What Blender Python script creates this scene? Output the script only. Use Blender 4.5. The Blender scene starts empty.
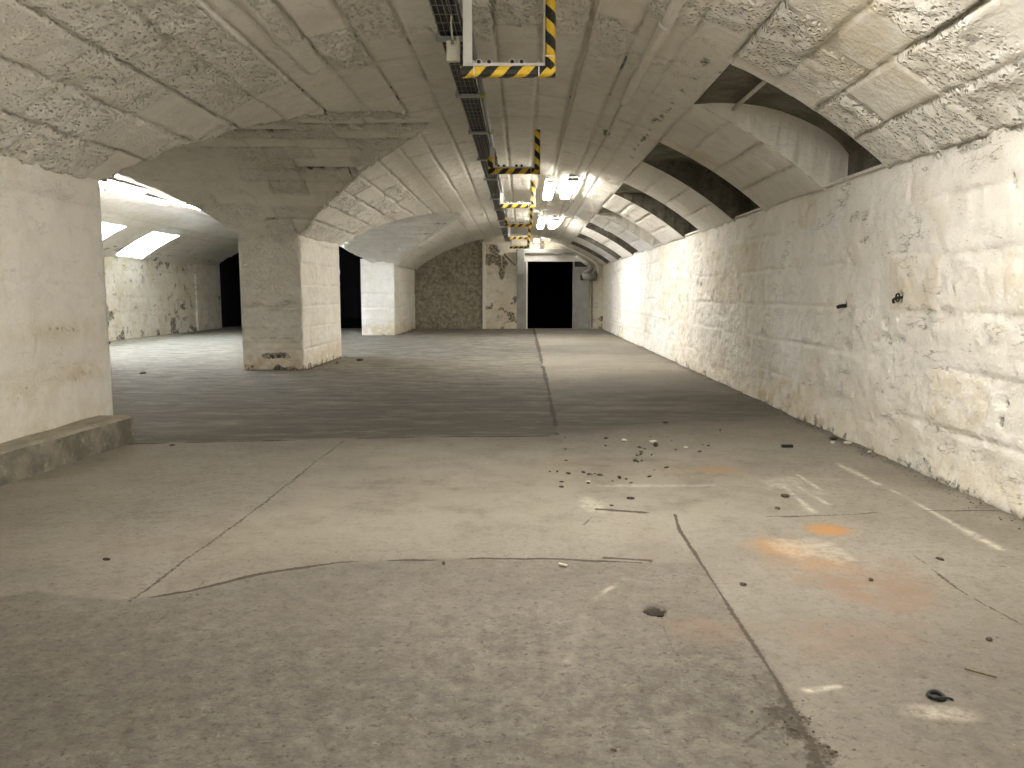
import bpy, math, random
import numpy as np
from mathutils import Vector, Matrix

C = bpy.context.scene.collection
random.seed(7)
PI = math.pi

# ------------------------------------------------------------------ noise
def h2(ix, iy, seed=0):
    with np.errstate(over='ignore'):
        a = np.asarray(ix).astype(np.int64).astype(np.uint32); b = np.asarray(iy).astype(np.int64).astype(np.uint32)
        h = a*np.uint32(374761393) + b*np.uint32(668265263) + np.uint32((seed*2654435 + 12345) & 0xffffffff)
        h = (h ^ (h >> np.uint32(13)))*np.uint32(1274126177)
        h = h ^ (h >> np.uint32(16))
        h = h*np.uint32(2246822519); h = h ^ (h >> np.uint32(15))
    return h.astype(np.float64)/4294967295.0
def vnoise(x, y, seed=0):
    ix = np.floor(x); iy = np.floor(y); fx = x-ix; fy = y-iy
    fx = fx*fx*(3-2*fx); fy = fy*fy*(3-2*fy)
    a = h2(ix, iy, seed); b = h2(ix+1, iy, seed); c = h2(ix, iy+1, seed); d = h2(ix+1, iy+1, seed)
    return (a*(1-fx)+b*fx)*(1-fy) + (c*(1-fx)+d*fx)*fy
def fbm(x, y, seed=0, octv=4, gain=.5):
    v = 0; amp = 1; tot = 0
    for k in range(octv):
        v = v + amp*vnoise(x*2**k+17.3*k, y*2**k-9.1*k, seed+k); tot += amp; amp *= gain
    return v/tot - .5
def sstep(a, b, x):
    t = np.clip((x-a)/(b-a), 0, 1); return t*t*(3-2*t)
def blocks(s, t, rh, L, seed, w):
    s = s + .022*fbm(t*1.3, s*1.3, seed+50, 3)+.008*fbm(t*9, s*9, seed+55, 2); t = t + .03*fbm(s*1.7, t*1.1, seed+60, 3)
    row = np.floor(s/rh); fr = s/rh-row
    Lr = L*(.75+.6*h2(row, row*0+3, seed)); tt = t + 3*h2(row, row*0+5, seed)
    col = np.floor(tt/Lr); fc = tt/Lr-col
    dr = np.minimum(fr, 1-fr)*rh; dc = np.minimum(fc, 1-fc)*Lr
    er = np.where(fr > .5, row+1, row); ec = np.where(fc > .5, col+1, col)
    sr = .6+.4*h2(er, np.floor(t/1.1), seed+9); sc = .15+.85*h2(row*31+ec, er*0, seed+10)**1.5
    g = np.maximum(sr*np.exp(-(dr/w)**2), .8*sc*np.exp(-(dc/w)**2))
    return g, h2(row, col, seed+20), h2(row, col, seed+21)

# ------------------------------------------------------------------ object helpers
def tag(o, label=None, cat=None, group=None, kind=None):
    if label: o['label'] = label
    if cat: o['category'] = cat
    if group: o['group'] = group
    if kind: o['kind'] = kind
    return o
def empty(name, loc, rz=0):
    o = bpy.data.objects.new(name, None); C.objects.link(o); o.location = loc; o.rotation_euler = (0, 0, rz)
    o.empty_display_size = .1
    return o
def grid(name, P, mat, wear=None, keep=None, wear2=None):
    ny, nx = P.shape[:2]
    idx = np.arange(ny*nx).reshape(ny, nx)
    q = np.stack([idx[:-1, :-1], idx[:-1, 1:], idx[1:, 1:], idx[1:, :-1]], -1).reshape(-1, 4)
    if keep is not None: q = q[keep.reshape(-1)]
    me = bpy.data.meshes.new(name)
    me.vertices.add(ny*nx); me.vertices.foreach_set('co', P.reshape(-1).astype(np.float32))
    me.loops.add(q.size); me.loops.foreach_set('vertex_index', q.reshape(-1).astype(np.int32))
    me.polygons.add(len(q)); me.polygons.foreach_set('loop_start', (np.arange(len(q))*4).astype(np.int32))
    me.update(calc_edges=True)
    me.polygons.foreach_set('use_smooth', np.ones(len(q), bool))
    for nm, wv in (('wear', wear), ('wear2', wear2)):
        if wv is not None:
            a = me.attributes.new(nm, 'FLOAT_COLOR', 'POINT')
            a.data.foreach_set('color', np.clip(wv, 0, 1).reshape(-1).astype(np.float32))
    me.validate(); me.materials.append(mat)
    o = bpy.data.objects.new(name, me); C.objects.link(o)
    return o
class MB:
    def __init__(s): s.v = []; s.f = []; s.uv = []; s.sm = []
    def face(s, ids, uv=None, smooth=False):
        s.f.append(ids); s.uv.append(uv or [(0, 0)]*len(ids)); s.sm.append(smooth)
    def box(s, a, b):
        x0, y0, z0 = a; x1, y1, z1 = b; n = len(s.v)
        s.v += [(x0,y0,z0),(x1,y0,z0),(x1,y1,z0),(x0,y1,z0),(x0,y0,z1),(x1,y0,z1),(x1,y1,z1),(x0,y1,z1)]
        for q in ((0,3,2,1),(4,5,6,7),(0,1,5,4),(1,2,6,5),(2,3,7,6),(3,0,4,7)): s.face([n+i for i in q])
        return s
    def tube(s, pts, r, seg=8, cap=True, radii=None):
        pts = [Vector(p) for p in pts]; n0 = len(s.v); m = len(pts); L = 0; up = None
        ls = []
        for i, p in enumerate(pts):
            d = (pts[min(i+1, m-1)]-pts[max(i-1, 0)]).normalized()
            if up is None:
                up = Vector((0, 0, 1)) if abs(d.z) < .9 else Vector((1, 0, 0))
            a = d.cross(up)
            if a.length < 1e-4: a = d.cross(Vector((0, 1, 0)))
            a.normalize(); b = a.cross(d).normalized(); up = b
            rr = radii[i] if radii else r
            if i: L += (p-pts[i-1]).length
            ls.append(L)
            for k in range(seg):
                t = 2*PI*k/seg; s.v.append(tuple(p+a*(math.cos(t)*rr)+b*(math.sin(t)*rr)))
        for i in range(m-1):
            for k in range(seg):
                k2 = (k+1) % seg
                s.face([n0+i*seg+k, n0+i*seg+k2, n0+(i+1)*seg+k2, n0+(i+1)*seg+k],
                       [(ls[i], k/seg), (ls[i], (k+1)/seg), (ls[i+1], (k+1)/seg), (ls[i+1], k/seg)], True)
        if cap:
            s.face([n0+k for k in range(seg)][::-1]); s.face([n0+(m-1)*seg+k for k in range(seg)])
        return s
    def extrude(s, prof, p0, p1, ax, bx, smooth=False):
        """2-D profile swept from p0 to p1; ax, bx are the profile axes; uv = (length, perimeter)"""
        p0 = Vector(p0); p1 = Vector(p1); ax = Vector(ax); bx = Vector(bx); n = len(s.v); m = len(prof)
        L = (p1-p0).length; per = [0]
        for i in range(m):
            a, b = prof[i], prof[(i+1) % m]; per.append(per[-1]+math.hypot(b[0]-a[0], b[1]-a[1]))
        for p in (p0, p1):
            for (u, w) in prof: s.v.append(tuple(p+ax*u+bx*w))
        for i in range(m):
            j = (i+1) % m
            s.face([n+i, n+j, n+m+j, n+m+i], [(0, per[i]), (0, per[i+1]), (L, per[i+1]), (L, per[i])], smooth)
        s.face([n+i for i in range(m)][::-1], [(0, per[i]) for i in range(m)][::-1]); s.face([n+m+i for i in range(m)], [(L, per[i]) for i in range(m)])
        return s
    def build(s, name, mat, parent=None, bevel=0):
        me = bpy.data.meshes.new(name); me.from_pydata(s.v, [], s.f)
        uvl = me.uv_layers.new(name='UVMap'); k = 0
        for fi, uv in enumerate(s.uv):
            for u in uv: uvl.data[k].uv = u; k += 1
        me.polygons.foreach_set('use_smooth', s.sm)
        if mat.name.split('_')[0] in ('whitewashed', 'stained', 'flaking'):
            a = me.attributes.new('wear', 'FLOAT_COLOR', 'POINT'); a.data.foreach_set('color', [0.]*(4*len(s.v)))
        me.update(); me.materials.append(mat)
        o = bpy.data.objects.new(name, me); C.objects.link(o)
        if parent: o.parent = parent
        if bevel:
            m = o.modifiers.new('bevel', 'BEVEL'); m.width = bevel; m.segments = 2; m.limit_method = 'ANGLE'
        return o
def copy_tree(o, parent=None):
    c = o.copy(); C.objects.link(c)
    if parent: c.parent = parent
    for ch in list(o.children): copy_tree(ch, c)
    return c

# ------------------------------------------------------------------ materials
class NT:
    def __init__(s, name):
        s.m = bpy.data.materials.new(name); s.m.use_nodes = True; s.t = s.m.node_tree; s.t.nodes.clear()
        s.out = s.t.nodes.new('ShaderNodeOutputMaterial'); s.b = s.t.nodes.new('ShaderNodeBsdfPrincipled')
        s.t.links.new(s.b.outputs[0], s.out.inputs[0])
    def n(s, typ, **k):
        nd = s.t.nodes.new(typ)
        for a, v in k.items(): setattr(nd, a, v)
        return nd
    def set(s, inp, v):
        if isinstance(v, bpy.types.NodeSocket): s.t.links.new(v, inp)
        elif v is not None: inp.default_value = v
    def math(s, op, a, b=0., clamp=False):
        nd = s.n('ShaderNodeMath', operation=op, use_clamp=clamp); s.set(nd.inputs[0], a); s.set(nd.inputs[1], b); return nd.outputs[0]
    def mul(s, a, b): return s.math('MULTIPLY', a, b)
    def add(s, a, b): return s.math('ADD', a, b)
    def ramp(s, x, a, b):
        nd = s.n('ShaderNodeMapRange', interpolation_type='SMOOTHSTEP'); s.set(nd.inputs['Value'], x)
        nd.inputs['From Min'].default_value = a; nd.inputs['From Max'].default_value = b; return nd.outputs[0]
    def mix(s, f, a, b):
        nd = s.n('ShaderNodeMix', data_type='RGBA'); s.set(nd.inputs[0], f)
        for i, v in ((6, a), (7, b)): s.set(nd.inputs[i], (*v, 1) if isinstance(v, tuple) and len(v) == 3 else v)
        return nd.outputs[2]
    def co(s, scale=(1, 1, 1), which='Object', rot=(0, 0, 0)):
        tc = s.n('ShaderNodeTexCoord'); mp = s.n('ShaderNodeMapping'); s.t.links.new(tc.outputs[which], mp.inputs[0])
        mp.inputs['Scale'].default_value = scale; mp.inputs['Rotation'].default_value = rot; return mp.outputs[0]
    def noise(s, vec, scale, detail=4, rough=.55, dist=0):
        nd = s.n('ShaderNodeTexNoise'); s.t.links.new(vec, nd.inputs['Vector']); nd.inputs['Scale'].default_value = scale
        nd.inputs['Detail'].default_value = detail; nd.inputs['Roughness'].default_value = rough; nd.inputs['Distortion'].default_value = dist
        return nd.outputs[0]
    def voro(s, vec, scale, feature='F1'):
        nd = s.n('ShaderNodeTexVoronoi', feature=feature); s.t.links.new(vec, nd.inputs['Vector']); nd.inputs['Scale'].default_value = scale
        return nd.outputs['Distance']
    def attr(s, name):
        a = s.n('ShaderNodeAttribute', attribute_name=name); sp = s.n('ShaderNodeSeparateColor'); s.t.links.new(a.outputs['Color'], sp.inputs[0])
        return sp.outputs[0], sp.outputs[1], sp.outputs[2], a.outputs['Alpha']
    def bump(s, h, strength=.5, dist=.02):
        nd = s.n('ShaderNodeBump'); s.set(nd.inputs['Height'], h); s.set(nd.inputs['Strength'], strength); nd.inputs['Distance'].default_value = dist
        s.t.links.new(nd.outputs[0], s.b.inputs['Normal'])
    def done(s, col, rough=.9, spec=.25, metal=0):
        s.set(s.b.inputs['Base Color'], (*col, 1) if isinstance(col, tuple) and len(col) == 3 else col)
        s.set(s.b.inputs['Roughness'], rough); s.b.inputs['Specular IOR Level'].default_value = spec; s.b.inputs['Metallic'].default_value = metal
        return s.m

def whitewash(name, c1, c2, ochre=.0, specks=.35, fine=.5, stain=0.):
    t = NT(name); co = t.co()
    g, mold, och, rock = t.attr('wear')
    col = t.mix(t.ramp(t.noise(co, .9, 5), .35, .65), c1, c2)
    col = t.mix(t.mul(t.ramp(t.noise(co, 5, 6, .65), .4, .75), .35), col, tuple(v*.72 for v in c2))
    of = t.mul(t.ramp(t.noise(co, 1.7, 5, .6, .4), .5, .66), ochre)
    of = t.math('MAXIMUM', of, t.mul(och, t.ramp(t.noise(co, 5, 4), .3, .55)))
    col = t.mix(of, col, (.62, .52, .335))
    if stain:
        col = t.mix(t.mul(t.ramp(t.noise(co, 2.6, 8, .72, .6), .56, .68), stain), col, (.16, .135, .09))
    # scratches and flaked spots of the paint, stretched along the courses
    fl = t.ramp(t.noise(t.co((1, 1, 2.2)), 11, 7, .72, .3), .63, .70)
    col = t.mix(t.mul(fl, specks), col, (.20, .165, .105))
    reg = t.ramp(t.noise(co, 1.3, 4), .42, .6)
    fk = t.mul(t.ramp(t.noise(t.co((1, 1, 1.5)), 34, 4, .65), .64, .68), reg)
    col = t.mix(t.mul(fk, specks), col, (.13, .105, .07))
    rid = t.math('ABSOLUTE', t.math('SUBTRACT', t.noise(t.co((.4, .4, 2.0)), 2.6, 9, .62, .2), .5))
    crk = t.mul(t.ramp(rid, .010, .002), t.ramp(t.noise(co, 1.9, 4, .6), .52, .62))
    col = t.mix(t.mul(t.mul(crk, specks), .8), col, (.15, .12, .08))
    col = t.mix(t.mul(g, t.ramp(t.noise(co, 7, 4), .3, .8)), col, (.23, .195, .135))
    mm = t.ramp(t.add(mold, t.mul(t.math('SUBTRACT', t.noise(co, 20, 6, .72), .5), 1.5)), .28, .62)
    col = t.mix(t.mul(t.math('MULTIPLY', mm, t.ramp(mold, .03, .2)), t.add(.25, t.mul(t.ramp(t.noise(co, 13, 6, .75), .36, .6), .7))), col, (.05, .043, .03))
    h = t.add(t.mul(t.noise(co, 28, 6, .62), .8), t.mul(t.noise(co, 9, 5, .6), 1.2))
    h = t.add(h, t.mul(t.mul(t.ramp(t.voro(co, 26), .0, .45), rock), 1.7))
    h = t.math('SUBTRACT', h, t.mul(crk, .8))
    t.bump(h, t.add(fine*.55, t.mul(rock, .45)), .03)
    return t.done(col, .88, .2)
M = {}
M['ceil'] = whitewash('whitewashed_stone', (.81, .79, .725), (.76, .735, .665), .12, .22, .7)
M['wall'] = whitewash('whitewashed_plaster', (.86, .84, .78), (.80, .775, .705), .2, .8, 1.)
M['pier'] = whitewash('whitewashed_pier', (.83, .81, .745), (.78, .755, .685), .2, .28, .7)
M['aisle'] = whitewash('stained_plaster', (.84, .82, .75), (.75, .71, .60), .4, .8, .7, .75)
M['endwall'] = whitewash('flaking_plaster', (.76, .72, .62), (.66, .60, .48), .35, .8, .7, .5)

def rough_stone():
    t = NT('bare_rubble_stone'); co = t.co()
    n = t.noise(co, 6, 8, .75)
    col = t.mix(t.ramp(n, .35, .65), (.21, .19, .145), (.46, .42, .34))
    col = t.mix(t.mul(t.ramp(t.noise(co, .7, 4), .5, .7), .5), col, (.10, .09, .07))
    col = t.mix(t.ramp(t.noise(co, 16, 5, .7), .62, .7), col, (.62, .57, .46))
    t.bump(n, 1, .08); return t.done(col, .95, .1)
M['rubble'] = rough_stone()


def floor_mat():
    t = NT('worn_concrete'); co = t.co()
    crack, orange, white, pave = t.attr('wear'); pink, dirt, dusty, damp = t.attr('wear2')
    base = t.mix(t.ramp(t.noise(co, .55, 5, .6), .36, .64), (.205, .186, .156), (.275, .251, .211))
    base = t.mix(t.mul(t.ramp(t.noise(co, 3.2, 7, .68), .42, .68), .5), base, (.20, .175, .13))
    base = t.mix(t.mul(t.ramp(t.noise(co, 13, 7, .75), .47, .68), .5), base, (.13, .117, .092))
    base = t.mix(t.mul(t.ramp(t.noise(co, 42, 4, .7), .52, .7), .4), base, (.10, .09, .07))
    base = t.mix(t.mul(t.ramp(t.noise(co, 30, 4, .7), .62, .72), .45), base, (.46, .42, .33))
    st = t.add(t.mul(t.noise(t.co((.8, 4.2, 1)), 1.5, 8, .72, .9), .68), t.mul(t.noise(co, 2.2, 7, .7, .5), .32))
    pv = t.mix(t.ramp(st, .38, .62), (.09, .081, .065), (.235, .215, .175))
    pv = t.mix(t.mul(t.ramp(t.noise(t.co((1, 2.6, 1)), 3.5, 7, .75, .4), .54, .68), .7), pv, (.36, .33, .26))
    base = t.mix(pave, base, pv)
    base = t.mix(t.mul(dirt, t.ramp(t.noise(t.co((1, 2.2, 1)), 1.1, 6, .65), .22, .62)), base, (.085, .075, .056))
    base = t.mix(t.mul(dusty, t.ramp(t.noise(co, 2.4, 6, .65), .3, .6)), base, (.345, .312, .255))
    base = t.mix(t.mul(damp, t.ramp(t.noise(co, 10, 8, .8), .12, .78)), base, (.062, .055, .045))  # darker slab tone mixed with painted light falloff
    base = t.mix(t.mul(t.math('MAXIMUM', damp, .18), t.mul(t.ramp(t.noise(co, 21, 5, .75), .54, .66), .75)), base, (.05, .045, .036))
    base = t.mix(t.mul(damp, t.mul(t.ramp(t.noise(co, 17, 6, .75), .6, .72), .5)), base, (.36, .33, .27))
    nz = t.ramp(t.noise(co, 7, 6, .72), .3, .6)
    base = t.mix(t.mul(pink, nz), base, (.225, .148, .102))
    base = t.mix(t.mul(orange, t.ramp(t.noise(co, 10, 5, .7), .15, .5)), base, (.37, .20, .08))
    base = t.mix(t.mul(white, t.ramp(t.noise(co, 14, 6, .72), .32, .6)), base, (.62, .57, .46))
    base = t.mix(t.mul(t.ramp(t.noise(t.co((1, 1.6, 1)), 19, 3, .6), .69, .73), .85), base, (.05, .042, .03))
    base = t.mix(t.mul(t.mul(t.ramp(t.add(crack, t.mul(t.math('SUBTRACT', t.noise(co, 38, 5, .7), .5), 1.1)), .25, .55), t.ramp(crack, .05, .2)), .92), base, (.055, .045, .032))
    h = t.add(t.mul(t.noise(co, 55, 5, .65), .5), t.noise(co, 9, 6, .65))
    h = t.add(h, t.mul(t.mul(st, pave), 2.0))
    t.bump(h, .6, .02)
    return t.done(base, .82, .3)
M['floor'] = floor_mat()
def concrete(name, a, b, c, sc=4):
    t = NT(name); co = t.co()
    col = t.mix(t.ramp(t.noise(co, sc, 6, .65), .38, .62), a, b)
    col = t.mix(t.mul(t.ramp(t.noise(co, sc*3.5, 6, .7), .55, .68), .7), col, c)
    t.bump(t.noise(co, 22, 6, .65), .7, .03); return t.done(col, .9, .2)
M['kerb'] = concrete('grey_kerb_concrete', (.15, .14, .11), (.27, .25, .20), (.42, .385, .30), 3)
M['kerb_top'] = concrete('dusty_kerb_top', (.36, .33, .265), (.28, .26, .205), (.48, .44, .36), 5)  # top painted paler to set it off where shading matches the front
M['soot'] = concrete('shade_dark_stone', (.13, .12, .095), (.22, .205, .165), (.07, .062, .05), 2.5)  # shade inside the recesses, put into a darker stone colour
M['chip'] = concrete('dark_stone_chip', (.055, .047, .035), (.12, .10, .075), (.20, .17, .13), 20)
M['pale'] = concrete('pale_plaster_chip', (.72, .68, .58), (.62, .57, .47), (.45, .41, .33), 20)
M['dark_room'] = (lambda t: t.done(t.mix(t.noise(t.co(), 2, 3), (.010, .009, .008), (.004, .004, .004)), 1., .0))(NT('unlit_wall'))  # near-black colour stands in for the darkness of the unlit rooms
def plain(name, c, rough=.5, spec=.4, metal=0, var=.15, sc=8, bump=.1):
    t = NT(name); co = t.co()
    col = t.mix(t.ramp(t.noise(co, sc, 4), .3, .7), c, tuple(v*(1-var) for v in c))
    t.bump(t.noise(co, sc*6, 3), bump, .004); return t.done(col, rough, spec, metal)
M['white_metal'] = plain('white_painted_metal', (.78, .77, .74), .45, var=.08)
M['cream'] = plain('cream_plastic', (.74, .72, .62), .5, var=.08)
M['grey_metal'] = plain('grey_painted_steel', (.33, .33, .31), .5, var=.2, sc=3)
M['galv'] = plain('galvanised_steel', (.42, .43, .43), .42, .5, .55, .2, 14)
M['wire'] = plain('zinc_plated_wire', (.30, .295, .27), .45, .4, .3, .1)
M['pvc'] = plain('grey_plastic_conduit', (.17, .175, .16), .5, var=.15)
M['cond'] = plain('painted_conduit', (.62, .58, .50), .6, var=.15)
M['pipe_white'] = plain('white_pipe', (.80, .78, .72), .5, var=.08)
M['black'] = plain('black_cable', (.018, .018, .017), .55, var=.3)
M['rubber'] = plain('black_rubber', (.012, .012, .012), .5, var=.3, sc=30)
M['rust'] = plain('rusty_iron', (.028, .02, .014), .8, var=.5, sc=40, bump=.5)
M['lime'] = plain('lime_yellow_fitting', (.42, .46, .07), .5, var=.2)
M['wood'] = plain('brown_stick', (.17, .11, .055), .8, var=.4, sc=40)
M['housing'] = plain('lamp_housing_plastic', (.50, .49, .46), .5, var=.1)
def hazard(flip):
    t = NT('hazard_foam_'+('rising' if flip > 0 else 'falling'))
    uv = t.n('ShaderNodeTexCoord').outputs['UV']; sp = t.n('ShaderNodeSeparateXYZ'); t.t.links.new(uv, sp.inputs[0])
    x = t.math('FRACT', t.add(t.mul(t.add(sp.outputs[0], t.mul(sp.outputs[1], flip*.85)), 1/.205), 10.1))
    f = t.math('GREATER_THAN', x, .5)
    n = t.noise(t.co(), 15, 4)
    y = t.mix(t.ramp(n, .4, .7), (.86, .60, .05), (.76, .50, .04)); k = t.mix(t.ramp(n, .4, .7), (.022, .021, .022), (.04, .038, .036))
    return t.done(t.mix(f, y, k), .5, .4)
M['haz_h'] = hazard(1); M['haz_v'] = hazard(-1)
def emit(name, col, st):
    t = NT(name); t.done(col, .4)
    t.b.inputs['Emission Color'].default_value = (*col, 1); t.b.inputs['Emission Strength'].default_value = st; return t.m
LAMP = 46
M['lamp'] = emit('lit_diffuser', (1, .945, .86), LAMP)
M['lamp_near'] = M['lamp']

# ------------------------------------------------------------------ geometry of the vault
XR, XL, XP = 3.35, -4.30, -5.50            # right wall, hall faces and aisle faces of the pier row
SPR = 2.62
YEND = 33.0
BAYS = [(8.05, 15.2, 3.98), (18.4, 27.8, 3.80)]
def crown(y): return 4.05 - .2*np.clip((y-12)/21, 0, 1)
def seg_arch(d, hs, rise):                 # height above spring at distance d from the centre line
    R = (hs*hs+rise*rise)/(2*rise)
    return np.sqrt(np.maximum(R*R-d*d, 1e-6)) - (R-rise)
def z_hall(x, y): return SPR + np.where(np.abs(x+.475) <= 3.95, seg_arch(x+.475, 3.825, crown(y)-SPR), -.2)
AC, AH = -9.25, 3.75
def z_aisle(x, y): return SPR + np.where(np.abs(x-AC) <= 3.9, seg_arch(x-AC, AH, crown(y)-SPR), -.2)
def z_cross(y):
    z = np.full_like(y, -9.)
    for a, b, c in BAYS:
        m = (y > a) & (y < b); z = np.where(m, SPR+seg_arch(y-(a+b)/2, (b-a)/2, c-SPR), z)
    return z
RS = [(7.36, 8.87), (11.06, 12.6), (14.89, 16.42), (18.72, 20.2), (22.45, 23.95), (26.15, 27.65), (29.75, 31.2)]
XS = 1.87                                  # upper edge of the recesses in the right haunch
LS = [(18.1, 19.75), (21.5, 23.15), (24.85, 26.65)]
XLS = -11.65
def edge_fade(x, y, slots, xs, side):
    f = np.ones_like(x)
    for a, b in slots:
        dx = np.maximum((xs-x)*side, 0); dy = np.maximum(np.maximum(a-y, y-b), 0)
        f = np.minimum(f, sstep(.0, .10, np.hypot(dx, dy)))
    return f
def vault_surface(xs, ys, zmain, xc, hs, slots, xslot, side, seed):
    X, Y = np.meshgrid(xs, ys)
    zm = zmain(X, Y); zc = np.where((X > AC) & (X < -.475), z_cross(Y), -9.)
    Z = np.maximum(np.maximum(zm, zc), SPR-.12)
    iscross = zc > zm
    gx = np.gradient(Z, xs, axis=1); gy = np.gradient(Z, ys, axis=0)
    N = np.stack([gx, gy, -np.ones_like(Z)], -1); N /= np.linalg.norm(N, axis=-1, keepdims=True)
    rise = 1.43; R = (hs*hs+rise*rise)/(2*rise)
    arc = R*(np.arcsin(np.clip((X-xc)/R, -1, 1)))+4.2
    ca = np.zeros_like(Y)
    for a, b, c in BAYS:
        r = c-SPR; h = (b-a)/2; Rc = (h*h+r*r)/(2*r); m = (Y >= a) & (Y <= b)
        ca = np.where(m, Rc*np.arcsin(np.clip((Y-(a+b)/2)/Rc, -1, 1))+5, ca)
    g1, b1, k1 = blocks(arc, Y, .44, 1.0, seed, .016)
    g2, b2, k2 = blocks(ca, X, .37, .85, seed+5, .016)
    g = np.where(iscross, g2*1.5, g1); bk = np.where(iscross, b2, b1); rk = np.where(iscross, k2, k1)
    off = np.abs(X-xc)
    zone = np.where(X > .3, sstep(9.5, 7.0, Y)*1.0+.35*sstep(10, 14, Y), np.where(off > 2.0, 1., np.where((Y < 8.4+.8*fbm(X*.9, Y*.5, 888, 3)) & (off < 1.7), 1., .12)))
    zone = np.where(iscross, 1.1, zone)
    rock = sstep(.25, .55, rk)*zone
    nz = fbm(X*6, Y*6, seed+30, 4); nb = fbm(X*.7, Y*.7, seed+40, 3)
    nf = fbm(X*14, Y*14, seed+33, 3)
    D = -.042*g + .02*(bk-.5) + rock*(.02*(1-g)+.095*nz+.035*nf) + .014*nz*(1-rock) + .03*nb
    D = D + .03*sstep(.06, -.06, Y-8.35-.5*fbm(X*1.2, Y*0, 889, 3))*(off < 1.75)*(xslot > 0)
    D = D*edge_fade(X, Y, slots, xslot, side)*sstep(.0, .12, np.abs(X+4.9))
    P = np.stack([X, Y, Z], -1)+N*D[..., None]
    return X, Y, Z, P, g, rock, bk
def merge(*a): return np.unique(np.round(np.concatenate(a), 5))
def arc_cols(x0, x1, xc, hs, n):
    R = (hs*hs+1.43**2)/(2*1.43)
    a0 = math.asin((x0-xc)/R); a1 = math.asin((x1-xc)/R)
    return xc+R*np.sin(np.linspace(a0, a1, n))

ys = merge(np.arange(-10, 5, .25), np.arange(5, 13, .024), np.arange(13, YEND+.05, .06), [YEND+.1], np.array([v for s in RS for v in s]))
xs = merge(arc_cols(-4.9, 3.42, -.475, 3.825, 330), [XS])
X, Y, Z, P, g, rock, bk = vault_surface(xs, ys, z_hall, -.475, 3.825, RS, XS, 1, 3)
wear = np.zeros(X.shape+(4,))
wear[..., 0] = g*(.3+.5*sstep(-.05, .1, fbm(X*1.1, Y*1.1, 77, 3))); wear[..., 3] = rock
wx = 1.68+.05*fbm(Y*1.2, Y*0, 5, 3)*2
wear[..., 1] = np.exp(-((X-wx)/(.03+.10*np.abs(fbm(Y*1.6, Y*0+4, 8, 3))))**2)*sstep(7.2, 7.7, Y)*sstep(17, 11, Y)*sstep(-.1, .12, fbm(X*5, Y*5, 91, 5))*.75
# lime run-off and small blackened joints in the lit zone beyond the first bay
wear[..., 1] = np.maximum(wear[..., 1], sstep(.6, .9, g)*sstep(.10, .2, fbm(X*2.3, Y*1.9, 44, 4))*.8)
wear[..., 2] = .45*sstep(.1, .3, fbm(X*.9, Y*.8, 66, 4))*(X > 1.5)
xm = (xs[:-1]+xs[1:])/2; ym = (ys[:-1]+ys[1:])/2
XM, YM = np.meshgrid(xm, ym)
keep = np.ones(XM.shape, bool)
for a, b in RS: keep &= ~((XM > XS) & (YM > a) & (YM < b))
ceil = grid('ceiling', P, M['ceil'], wear, keep)
tag(ceil, 'whitewashed stone groin vault over the long hall', 'ceiling', kind='structure')

# light-shaft recesses cut through the right haunch (blocked; shade painted into the lining)
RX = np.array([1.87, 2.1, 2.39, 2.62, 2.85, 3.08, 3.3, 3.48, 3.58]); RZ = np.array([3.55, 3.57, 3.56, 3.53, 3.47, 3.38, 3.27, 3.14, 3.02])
rs = MB(); rr_ = MB()
for i, (a, b) in enumerate(RS):
    n = 26; xx = np.linspace(XS, 3.58, n)
    top = np.interp(xx, RX, RZ)-np.clip((a-12)/21, 0, 1)*.12; low = np.minimum(np.where(xx < 3.35, z_hall(xx, np.full(n, (a+b)/2)), 2.6), top)
    top = np.maximum(top, low+.001)
    for yy, rev in ((a, 0), (b, 1)):
        k0 = len(rs.v)
        tgt = rs if i in (0, 3) else rr_  # two recesses keep pale sides, the rest get the shade-dark lining
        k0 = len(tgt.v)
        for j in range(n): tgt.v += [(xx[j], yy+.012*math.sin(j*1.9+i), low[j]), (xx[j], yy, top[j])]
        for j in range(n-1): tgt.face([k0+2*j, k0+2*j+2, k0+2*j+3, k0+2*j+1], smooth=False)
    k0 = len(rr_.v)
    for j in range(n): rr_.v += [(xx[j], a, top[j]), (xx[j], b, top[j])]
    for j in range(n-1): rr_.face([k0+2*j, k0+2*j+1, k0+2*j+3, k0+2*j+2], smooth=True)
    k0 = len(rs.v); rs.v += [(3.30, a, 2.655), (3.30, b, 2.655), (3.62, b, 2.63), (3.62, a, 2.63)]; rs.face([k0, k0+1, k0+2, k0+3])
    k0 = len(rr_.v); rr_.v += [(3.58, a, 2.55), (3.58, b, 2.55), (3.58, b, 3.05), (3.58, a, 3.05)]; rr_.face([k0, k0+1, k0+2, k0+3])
o = rr_.build('ceiling', M['soot']); tag(o, 'stone roofs of the blocked vault recesses, darkened in colour as shade', 'ceiling', kind='structure')
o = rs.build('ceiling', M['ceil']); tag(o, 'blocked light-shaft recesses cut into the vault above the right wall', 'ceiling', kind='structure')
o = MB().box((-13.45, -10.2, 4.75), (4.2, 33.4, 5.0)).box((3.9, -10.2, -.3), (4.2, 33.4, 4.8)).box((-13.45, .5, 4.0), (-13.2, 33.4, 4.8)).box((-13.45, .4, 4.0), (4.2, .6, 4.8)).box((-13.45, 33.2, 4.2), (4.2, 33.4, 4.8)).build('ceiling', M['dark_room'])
tag(o, 'unseen light-blocking shell added above the vault', 'ceiling', kind='structure')  # shell added out of view to stop sky light leaking in

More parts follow.
